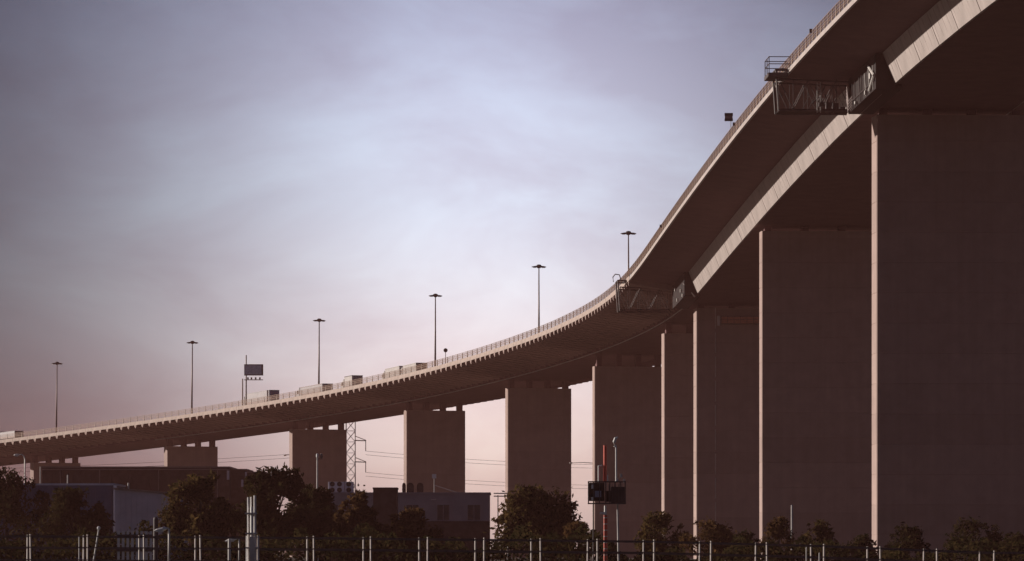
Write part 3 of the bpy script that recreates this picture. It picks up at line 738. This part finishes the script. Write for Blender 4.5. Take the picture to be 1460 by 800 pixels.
# ------------------------------------------------------------------ trees and shrubs
def plant(name, label, cat, px, top, wpx, Y, leaf, n, group=None, trunk_h=.35, spread=1.0, lobes=9, leafsize=.2, seed=0, cone=False):
    rnd = random.Random(seed * 131 + int(px))
    c = at(px, top, Y); H = c.z; Wd = wpx / F_PX * Y / 2
    root = thing(name, (c.x, Y, 0), label, cat, group)
    tm = MB(); r0 = max(.05, H * .028)
    stem = [Vector((c.x, Y, -.1)), Vector((c.x + rnd.uniform(-.1, .1), Y, H * .3)), Vector((c.x + rnd.uniform(-.25, .25), Y, H * .62)), Vector((c.x + rnd.uniform(-.2, .2), Y, H * .9))]
    tm.path(stem, [r0, r0 * .8, r0 * .5, r0 * .15], 8)
    L_ = []
    if cone:
        for q in range(lobes):
            f = q / (lobes - 1); L_.append((Vector((c.x, Y, H * (.15 + .8 * f))), Wd * (1 - .8 * f)))
    else:
        for q in range(lobes):
            an = rnd.uniform(0, 6.28); rad = Wd * rnd.uniform(.25, .72) * spread
            zf = rnd.uniform(trunk_h, .90)
            wf = 1.0 if zf < .65 else 1 - (zf - .65) * 1.7
            p = Vector((c.x + math.cos(an) * rad * wf, Y + math.sin(an) * rad * wf, H * zf))
            rr = Wd * rnd.uniform(.28, .48)
            rr = min(rr, H - p.z, )
            L_.append((p, max(rr, .16 * Wd)))
        L_.append((Vector((c.x, Y, H - Wd * .33)), Wd * .33)); L_.append((Vector((c.x - Wd * .62, Y, H * .5)), Wd * .38)); L_.append((Vector((c.x + Wd * .62, Y, H * .5)), Wd * .38))
        for q in range(lobes + 4):       # small outlying sprays of leaves on their own twigs
            an = rnd.uniform(0, 6.28); zf = rnd.uniform(.3, .97); ra = Wd * (1.02 if zf < .6 else 1.02 - (zf - .6) * 1.5) * rnd.uniform(.75, 1)
            L_.append((Vector((c.x + math.cos(an) * ra, Y + math.sin(an) * ra, H * zf)), Wd * rnd.uniform(.08, .17)))
            tm.path([stem[2].lerp(stem[1], rnd.random()), L_[-1][0]], [r0 * .16, r0 * .05], 5)
        for p, rr in L_[:6]:
            a = stem[1].lerp(stem[2], rnd.random()); tm.path([a, a.lerp(p, .6) + Vector((0, 0, .1)), p], [r0 * .45, r0 * .3, r0 * .08], 6)
    tm.build('trunk', M['bark'], root, smooth=True)
    V = []; Fc = []
    tot = sum(r_ ** 2 for _, r_ in L_)
    for p, rr in L_:
        k = int(n * rr ** 2 / tot)
        for _ in range(k):
            d = Vector((rnd.gauss(0, 1), rnd.gauss(0, 1), rnd.gauss(0, 1))).normalized()
            if (math.sin(d.x * 5 + p.x * 3) + math.sin(d.z * 6 + p.z * 2.3) + math.sin(d.y * 5 + rr * 9)) > 1.15: continue      # gaps
            q = p + d * rr * (rnd.random() ** .42) * (1 + .22 * math.sin(d.x * 9 + p.z * 4) * math.sin(d.z * 8 + p.x)) * rnd.choice((1, 1, 1, 1, 1.2))
            if q.z < .05: continue
            u = Vector((rnd.gauss(0, 1), rnd.gauss(0, 1), rnd.gauss(0, 1))).normalized(); w = u.orthogonal().normalized()
            sz = leafsize * rnd.choice((.55, .8, 1, 1.2, 1.6)); i0 = len(V)
            V += [q - u * sz, q + w * sz * .45 + u * sz * .1, q + u * sz, q - w * sz * .45 + u * sz * .1]
            Fc.append((i0, i0 + 1, i0 + 2, i0 + 3))
    me = bpy.data.meshes.new('crown'); o = Vector((c.x, Y, 0)); me.from_pydata([v - o for v in V], [], Fc); me.materials.append(leaf)
    ob = bpy.data.objects.new('crown' if cat == 'tree' else 'foliage', me); col.objects.link(ob); ob.parent = root
    return root
G = 'trees below the bridge'
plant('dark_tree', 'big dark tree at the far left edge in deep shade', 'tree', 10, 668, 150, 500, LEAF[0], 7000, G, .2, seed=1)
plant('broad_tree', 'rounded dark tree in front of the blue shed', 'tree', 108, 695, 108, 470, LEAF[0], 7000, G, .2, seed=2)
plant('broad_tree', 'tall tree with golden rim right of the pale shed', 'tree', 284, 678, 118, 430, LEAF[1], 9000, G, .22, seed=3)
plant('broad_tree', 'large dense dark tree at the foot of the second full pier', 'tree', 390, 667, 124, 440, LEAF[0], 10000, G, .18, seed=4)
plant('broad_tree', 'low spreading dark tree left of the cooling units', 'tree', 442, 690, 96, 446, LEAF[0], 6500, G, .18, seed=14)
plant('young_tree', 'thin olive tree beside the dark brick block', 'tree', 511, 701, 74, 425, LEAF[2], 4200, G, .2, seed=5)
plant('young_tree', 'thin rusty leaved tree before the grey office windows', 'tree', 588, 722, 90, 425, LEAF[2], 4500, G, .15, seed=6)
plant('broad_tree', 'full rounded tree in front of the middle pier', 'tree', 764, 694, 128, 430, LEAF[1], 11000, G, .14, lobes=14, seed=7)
for px, lab in ((511, 'left of two small slim conifers beside the cooling units'), (519.5, 'right of two small slim conifers beside the cooling units')):
    plant('slim_conifer', lab, 'tree', px, 686, 8, 650, LEAF[0], 700, G, cone=True, lobes=8, leafsize=.17, seed=8)
GS = 'shrubs behind the post and rail fence'
for i, (px, top, w_, Y, lf, n, lab) in enumerate((
    (823, 745, 58, 400, 2, 2600, 'rusty shrub at the right foot of the rounded tree'),
    (943, 728, 76, 405, 1, 3600, 'domed shrub beneath the second bright pier edge'),
    (1010, 741, 86, 395, 2, 3200, 'wide rusty shrub right of the domed shrub'),
    (1063, 757, 50, 380, 0, 1500, 'low dark shrub at the foot of the tall slim pier edge'),
    (1108, 736, 50, 400, 2, 1800, 'loose rusty shrub left of the lone white pole'),
    (1168, 741, 56, 400, 1, 1800, 'loose olive shrub right of the lone white pole'),
    (1226, 762, 60, 395, 0, 1500, 'low dark shrub beside the widest bright pier edge'),
    (1292, 748, 60, 395, 0, 1700, 'dark shrub just right of the widest bright pier edge'),
    (1388, 738, 90, 400, 0, 2600, 'broad dark shrub before the nearest pier at right'),
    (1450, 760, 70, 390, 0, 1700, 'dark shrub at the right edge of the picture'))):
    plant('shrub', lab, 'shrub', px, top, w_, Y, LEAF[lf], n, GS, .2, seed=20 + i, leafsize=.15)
# a low tangled hedge runs the length of the site behind the fence
rnd = random.Random(5); V = []; Fc = []
for k in range(15000):
    x = rnd.uniform(-38, 40); y = 345 + rnd.gauss(0, 3)
    hh = 1.75 + .45 * math.sin(x * .45) + .35 * math.sin(x * 1.3 + 1) + .3 * math.sin(x * 3.1)
    hh += .55 if x < 6 else -.15
    z = hh * rnd.random() ** .6
    q = Vector((x, y, z)); u = Vector((rnd.gauss(0, 1), rnd.gauss(0, 1), rnd.gauss(0, 1))).normalized(); w = u.orthogonal().normalized(); sz = rnd.uniform(.12, .28); i0 = len(V)
    V += [q - u * sz, q + w * sz * .5, q + u * sz, q - w * sz * .5]; Fc.append((i0, i0 + 1, i0 + 2, i0 + 3))
me = bpy.data.meshes.new('hedge'); me.from_pydata(V, [], Fc); me.materials.append(LEAF[0])
ob = bpy.data.objects.new('hedge', me); col.objects.link(ob); ob['kind'] = 'stuff'; tag(ob, 'low tangled dark hedge running behind the white fence posts', 'hedge')

# ------------------------------------------------------------------ fences along the near side
def fence(label, posts, Y, tops, rails):
    x0 = at(posts[0], 0, Y).x; root = thing('post_and_rail_fence', ((at(posts[0], 0, Y).x + at(posts[-1], 0, Y).x) / 2, Y, 0), label, 'fence', 'post and rail fences')
    def topz(px): return at(px, np.interp(px, [-60, 440, 920, 1160, 1400], tops), Y).z
    for px in posts:
        x = at(px, 0, Y).x; z = topz(px); j = random.uniform(-.035, .035)
        ca, sa = math.cos(R(38)), math.sin(R(38)); hw = .036
        sq = [(ca * u_ - sa * v_, sa * u_ + ca * v_) for u_, v_ in ((-hw, -hw), (hw, -hw), (hw, hw), (-hw, hw))]
        m = MB(); m.hexa([(x + u_, Y + v_, -.2) for u_, v_ in sq] + [(x + u_ + j, Y + v_, z) for u_, v_ in sq])
        m.build('post', M['fence'], root, origin=(x, Y, 0))
    for d in rails:
        for p0, p1 in zip(posts[:-1], posts[1:]):
            a, b = at(p0, 0, Y).x, at(p1, 0, Y).x
            za, zb = topz(p0) - d, topz(p1) - d
            m = MB(); m.hexa([(a + .01, Y - .13, za), (a + .01, Y - .09, za), (a + .01, Y - .09, za + .06), (a + .01, Y - .13, za + .06), (b - .01, Y - .13, zb), (b - .01, Y - .09, zb), (b - .01, Y - .09, zb + .06), (b - .01, Y - .13, zb + .06)])
            m.build('rail', M['fencerail'], root, origin=((a + b) / 2, Y, 0))
pa = [-41 + 79.85 * i for i in range(20)]
pb = [-36.5 + 80.75 * i for i in range(20)]
fence('nearer fence of white posts with dark rails, crossing the whole foreground', pb, 264.0, (761, 764, 769, 775, 785), (.12, .68, 1.3))
fence('farther fence of white posts with dark rails, just behind the nearer one', pa, 268.5, (762, 765, 770, 776, 786), (.14, .72, 1.3))

# white paling screen at left
Y = 330; root = thing('paling_fence', (at(196, 0, Y).x, Y, 0), 'short white paling screen below the pale shed', 'fence')
for i in range(9):
    a = at(169 + i * 6.6, 757 + random.uniform(-.5, .5), Y); m = MB(); m.box((a.x, Y, a.z / 2), (.16, .03, a.z)); m.build('pale', M['white'], root, origin=(a.x, Y, 0))
for py in (763.5, 785):
    a, b = at(166, py, Y), at(226, py, Y); m = MB(); m.box(((a.x + b.x) / 2, Y - .05, a.z), (b.x - a.x, .06, .12)); m.build('rail', M['fencerail'], root)
a = at(222, 737, 322); m = MB(); m.path([(a.x, 322, -.1), (a.x, 322, a.z - .15), (a.x, 322, a.z - .04), (a.x, 322, a.z)], [.15, .15, .12, .05], 12)
tag(m.build('vent_pipe', M['darksteel'], origin=(a.x, 322, 0), smooth=False), 'thick black round topped pipe standing before the pale shed', 'pipe')

# ------------------------------------------------------------------ street lamps and slender poles
def lamp(px, top, headpx, Y, label, lean=0.0, r=.07, rise=6, matp=None):
    b = at(px + lean, 784, Y); b.z = 0; c = at(px, top, Y); h = at(headpx, top + 1, Y)
    t = thing('street_lamp', b, label, 'street lamp')
    mid = b.lerp(Vector((c.x, Y, c.z - rise / F_PX * Y)), 1.0)
    m = MB(); m.path([b, mid, mid.lerp(c, .6) + (h - c) * .12, c + (h - c) * .5, h], [r * 1.25, r, r * .85, r * .75, r * .6], 8); m.build('post', matp or M['offwhite'], t, smooth=True)
    d = (h - c).normalized(); m = MB()
    m.path([h - d * .05, h + d * .15, h + d * .45, h + d * .6], [r * .9, r * 1.9, r * 1.7, r * .7], 8); hd = m.build('lamp_head', M['white'], t)
    m = MB(); m.box(h + d * .28 + Vector((0, 0, -r * 1.6)), (.3, .16, .04)); m.build('lens', M['lampglass'], hd)
lamp(35.5, 647.5, 27, 600, 'curved white street lamp above the blue shed at far left', r=.085, rise=8)
lamp(241, 752.5, 236.5, 262, 'curved white street lamp in front of the golden rimmed tree', r=.055, rise=4)
lamp(341, 767, 337, 272, 'small curved street lamp left of the white mast cluster', r=.045, rise=3)
lamp(418, 648, 408, 1205, 'distant street lamp peeping out left of the second full pier', r=.1, rise=3, matp=M['pole'])
lamp(848.5, 659, 816, 1012, 'distant street lamp with long arm showing in the gap between piers', r=.09, rise=3, matp=M['pole'])
b = at(133.5, 800, 268); c = at(140.8, 754.5, 268); b = b - (c - b) * ((b.z) / (c.z - b.z))
t = thing('leaning_lamp', b, 'leaning white lamp post with a ball head left of the paling screen', 'street lamp')
m = MB(); m.tube(b, c, .055, .04, 8); m.build('post', M['offwhite'], t)
m = MB(); m.path([c + Vector((0, 0, q)) for q in (-.03, .02, .08, .13, .15)], [.05, .085, .095, .06, .02], 10); m.build('lamp_ball', M['white'], t)
b = at(452.5, 784, 585); b.z = 0; c = at(452.5, 652, 585)
t = thing('floodlight_pole', b, 'white floodlight pole rising before the second full pier', 'floodlight')
m = MB(); m.tube(b, c, .15, .10, 8); m.build('post', M['offwhite'], t)
for dx_, mt_ in ((0, M['white']), (.45, M['pole'])):
    m = MB(); m.path([c + Vector((dx_, 0, q)) for q in (-.1, .05, .3, .42)], [.1, .16, .16, .08], 8); m.build('flood_lamp', mt_, t)
m = MB(); m.box(c + Vector((.2, 0, -.18)), (.7, .08, .08)); m.build('bracket', M['pole'], t)
for px, top, Y, r, lab in ((28.3, 678, 602, .06, 'thin white pole at far left just left of the curved lamp'), (57.5, 665.5, 602, .06, 'tallest thin white pole above the blue shed'),
                           (96.5, 677, 602, .08, 'short white pole above the right part of the blue shed'), (183, 688.5, 575, .10, 'white pole showing above the pale shed roof'),
                           (1129, 720, 430, .08, 'lone white pole between two loose shrubs at right'), (327, 768, 266, .08, 'stout white post left of the white mast cluster'),
                           (112.9, 764, 266, .035, 'thin pale stake beside the far left fence post'), (1149.8, 780, 262, .035, 'thin pale stake left of a fence post at right'),
                           (1168.3, 788, 262, .04, 'shortest pale stake at right between two fence posts')):
    a = at(px, top, Y); m = MB(); m.path([(a.x, Y, -.1), (a.x, Y, a.z - .05), (a.x, Y, a.z)], [r * 1.1, r, r * .6], 8)
    tag(m.build('pole', M['offwhite'], origin=(a.x, Y, 0)), lab, 'pole', 'slender white poles')

# cluster of white masts by the fence
Y = 258; root = thing('mast_cluster', (at(360, 0, Y).x, Y, 0), 'cluster of white upright masts clamped together behind the fence', 'mast')
for px, top, dy, r in ((353.8, 709, 0, .05), (357.6, 708.5, .2, .045), (363.4, 706.5, 0, .065), (359, 723, -.15, .06), (368, 764, .1, .045), (351.5, 764, .15, .04)):
    a = at(px, top, Y); m = MB(); m.path([(a.x, Y + dy, -.1), (a.x, Y + dy, a.z)], r, 8); m.build('mast', M['white'], root)
for py, x0, x1 in ((732, 349.5, 366), (760.5, 350, 366.5), (781, 350, 369)):
    a, b = at(x0, py, Y), at(x1, py, Y); m = MB(); m.box(((a.x + b.x) / 2, Y, a.z), (b.x - a.x, .5, .07)); m.build('clamp_bar', M['offwhite'], root)
a, b = at(354, 765, Y), at(366, 800, Y); m = MB(); m.box(((a.x + b.x) / 2, Y - .2, a.z / 2), (.25, .16, a.z)); m.build('cable_tray', M['offwhite'], root)

# signal mast with its dark cabinet
Y = 292; root = thing('signal_mast', (at(863, 0, Y).x, Y, 0), 'red and white banded signal mast carrying a wide dark equipment cage', 'signal')
def vert(name, px, y0, y1, r, mt_, dy=0, n=8):
    a, b = at(px, y0, Y), at(px, y1, Y); m = MB(); m.tube((a.x, Y + dy, max(b.z, -.1)), (a.x, Y + dy, a.z), r, r, n); return m.build(name, mt_, root)
vert('upper_tube', 862.6, 635, 687, .10, M['red'])
z = -.1; zt = at(0, 733, Y).z; i = 0
while z < zt:
    z1 = min(z + .34, zt); xx = at(863.3, 0, Y).x
    m = MB(); m.tube((xx, Y - .1, z), (xx, Y - .1, z1 - .05), .11, .11, 10); m.build('red_band', M['red'], root)
    m = MB(); m.tube((xx, Y - .1, z1 - .05), (xx, Y - .1, z1), .105, .105, 10); m.build('white_band', M['offwhite'], root)
    z = z1; i += 1
vert('mast_neck', 863, 721, 733, .075, M['white'], -.1)
a = at(859, 731.5, Y); m = MB(); m.box((a.x, Y - .1, a.z), (.3, .1, .12)); m.build('side_bracket', M['white'], root)
a, b = at(839, 687, Y), at(891.5, 718, Y); cxx, czz, w_, h_ = (a.x + b.x) / 2, (a.z + b.z) / 2, b.x - a.x, a.z - b.z
m = MB()
for fx in (0, .14, .30, .47, .58, .72, .86, 1):
    m.box((a.x + w_ * fx, Y - .4, czz), (.05, .05, h_)); m.box((a.x + w_ * fx, Y + .4, czz), (.05, .05, h_))
for dz_ in (-h_ / 2, h_ / 2):
    for y in (Y - .45, Y + .45): m.box((cxx, y, czz + dz_), (w_ + .06, .05, .06))
m.build('cage_frame', M['darksteel'], root)
m = MB(); m.box((a.x + w_ * .22, Y, czz + .04), (w_ * .42, .6, h_ * .84)); c1 = m.build('equipment_box', M['mesh'], root, bevel=.03)
m = MB(); m.box((a.x + w_ * .80, Y, czz - .12), (w_ * .38, .6, h_ * .74)); m.build('equipment_box', M['darksteel'], root, bevel=.03)
q0, q1 = at(848, 700, Y), at(857, 709, Y); m = MB(); m.box(((q0.x + q1.x) / 2, Y - .365, (q0.z + q1.z) / 2), (q1.x - q0.x, .02, q0.z - q1.z)); m.build('display', M['bluegrey'], c1)
for py, hh in ((694, .22), (711, .16)):
    q = at(844.3, py, Y); m = MB(); m.box((q.x, Y - .43, q.z), (.1, .05, hh)); m.build('white_plate', M['white'], root)
for dx_ in range(5):
    q = at(868 + dx_ * 4.6, 703, Y); m = MB(); m.box((q.x, Y - .34, q.z), (.03, .03, h_ * .8)); m.build('slat', M['gantry'], root)
vert('side_post', 853.5, 664, 687, .05, M['white'])
q = at(853.5, 664.5, Y); m = MB(); m.path([q + Vector((0, 0, -.1)), q + Vector((.03, 0, 0)), q + Vector((.2, 0, .03))], .05, 8); m.build('side_post_hook', M['white'], root)
m = MB(); m.path([at(878.6, 687, Y), at(878.4, 640, Y), at(877.5, 634, Y)], [.055, .05, .05], 8); m.build('lamp_stem', M['white'], root)
m = MB(); m.path([at(876.3, 637, Y), at(875.8, 630, Y), at(877.5, 625, Y), at(881, 623.5, Y)], [.07, .1, .09, .05], 8); m.build('signal_lamp', M['white'], root)
m = MB(); m.box((a.x + w_ * .53, Y + .1, czz - .2), (w_ * .16, .4, h_ * .5)); m.build('equipment_box', M['mesh'], root)
vert('stub', 866, 677, 687, .045, M['white'])
for px, py in ((885.6, 678), (890, 685.5), (880, 684)):
    q = at(px, py, Y); m = MB(); m.box(q, (.12, .12, .2)); m.build('small_antenna', M['offwhite'], root)
q0, q1 = at(880.4, 718, Y), at(882.6, 800, Y); m = MB(); m.tube((q0.x, Y + .1, q0.z), (q1.x, Y + .1, -.1), .055, .065, 8); m.build('support_post', M['offwhite'], root)
vert('support_post', 846, 718, 820, .04, M['darksteel'])
# service frame between the office and the round tree
Y = 455; root = thing('service_frame', (at(717, 0, Y).x, Y, 0), 'slim pale service frame with two crossbars left of the rounded tree', 'frame')
for px, top in ((710, 706), (724, 700)):
    q = at(px, top, Y); m = MB(); m.tube((q.x, Y, -.1), (q.x, Y, q.z), .06, .05, 6); m.build('upright', M['offwhite'] if px > 715 else M['pole'], root)
for py in (703.5, 707.5):
    a, b = at(704, py, Y), at(724, py, Y); m = MB(); m.tube(a, b, .05, n=6); m.build('crossbar', M['offwhite'], root)

# ------------------------------------------------------------------ warm haze, added to lift and redden the shade
m = MB(); m.box((0, 2985, 45), (3400, 6270, 93))
hz = m.build('haze', M['wire'], kind='stuff'); hz.data.materials.clear()
hm = bpy.data.materials.new('haze'); hm.use_nodes = True; t = hm.node_tree; t.nodes.clear()
o = t.nodes.new('ShaderNodeOutputMaterial'); v = t.nodes.new('ShaderNodeVolumePrincipled')
v.inputs['Color'].default_value = (.95, .43, .36, 1); v.inputs['Density'].default_value = HAZE = .000078; v.inputs['Anisotropy'].default_value = .1
t.links.new(v.outputs[0], o.inputs['Volume']); hz.data.materials.append(hm)
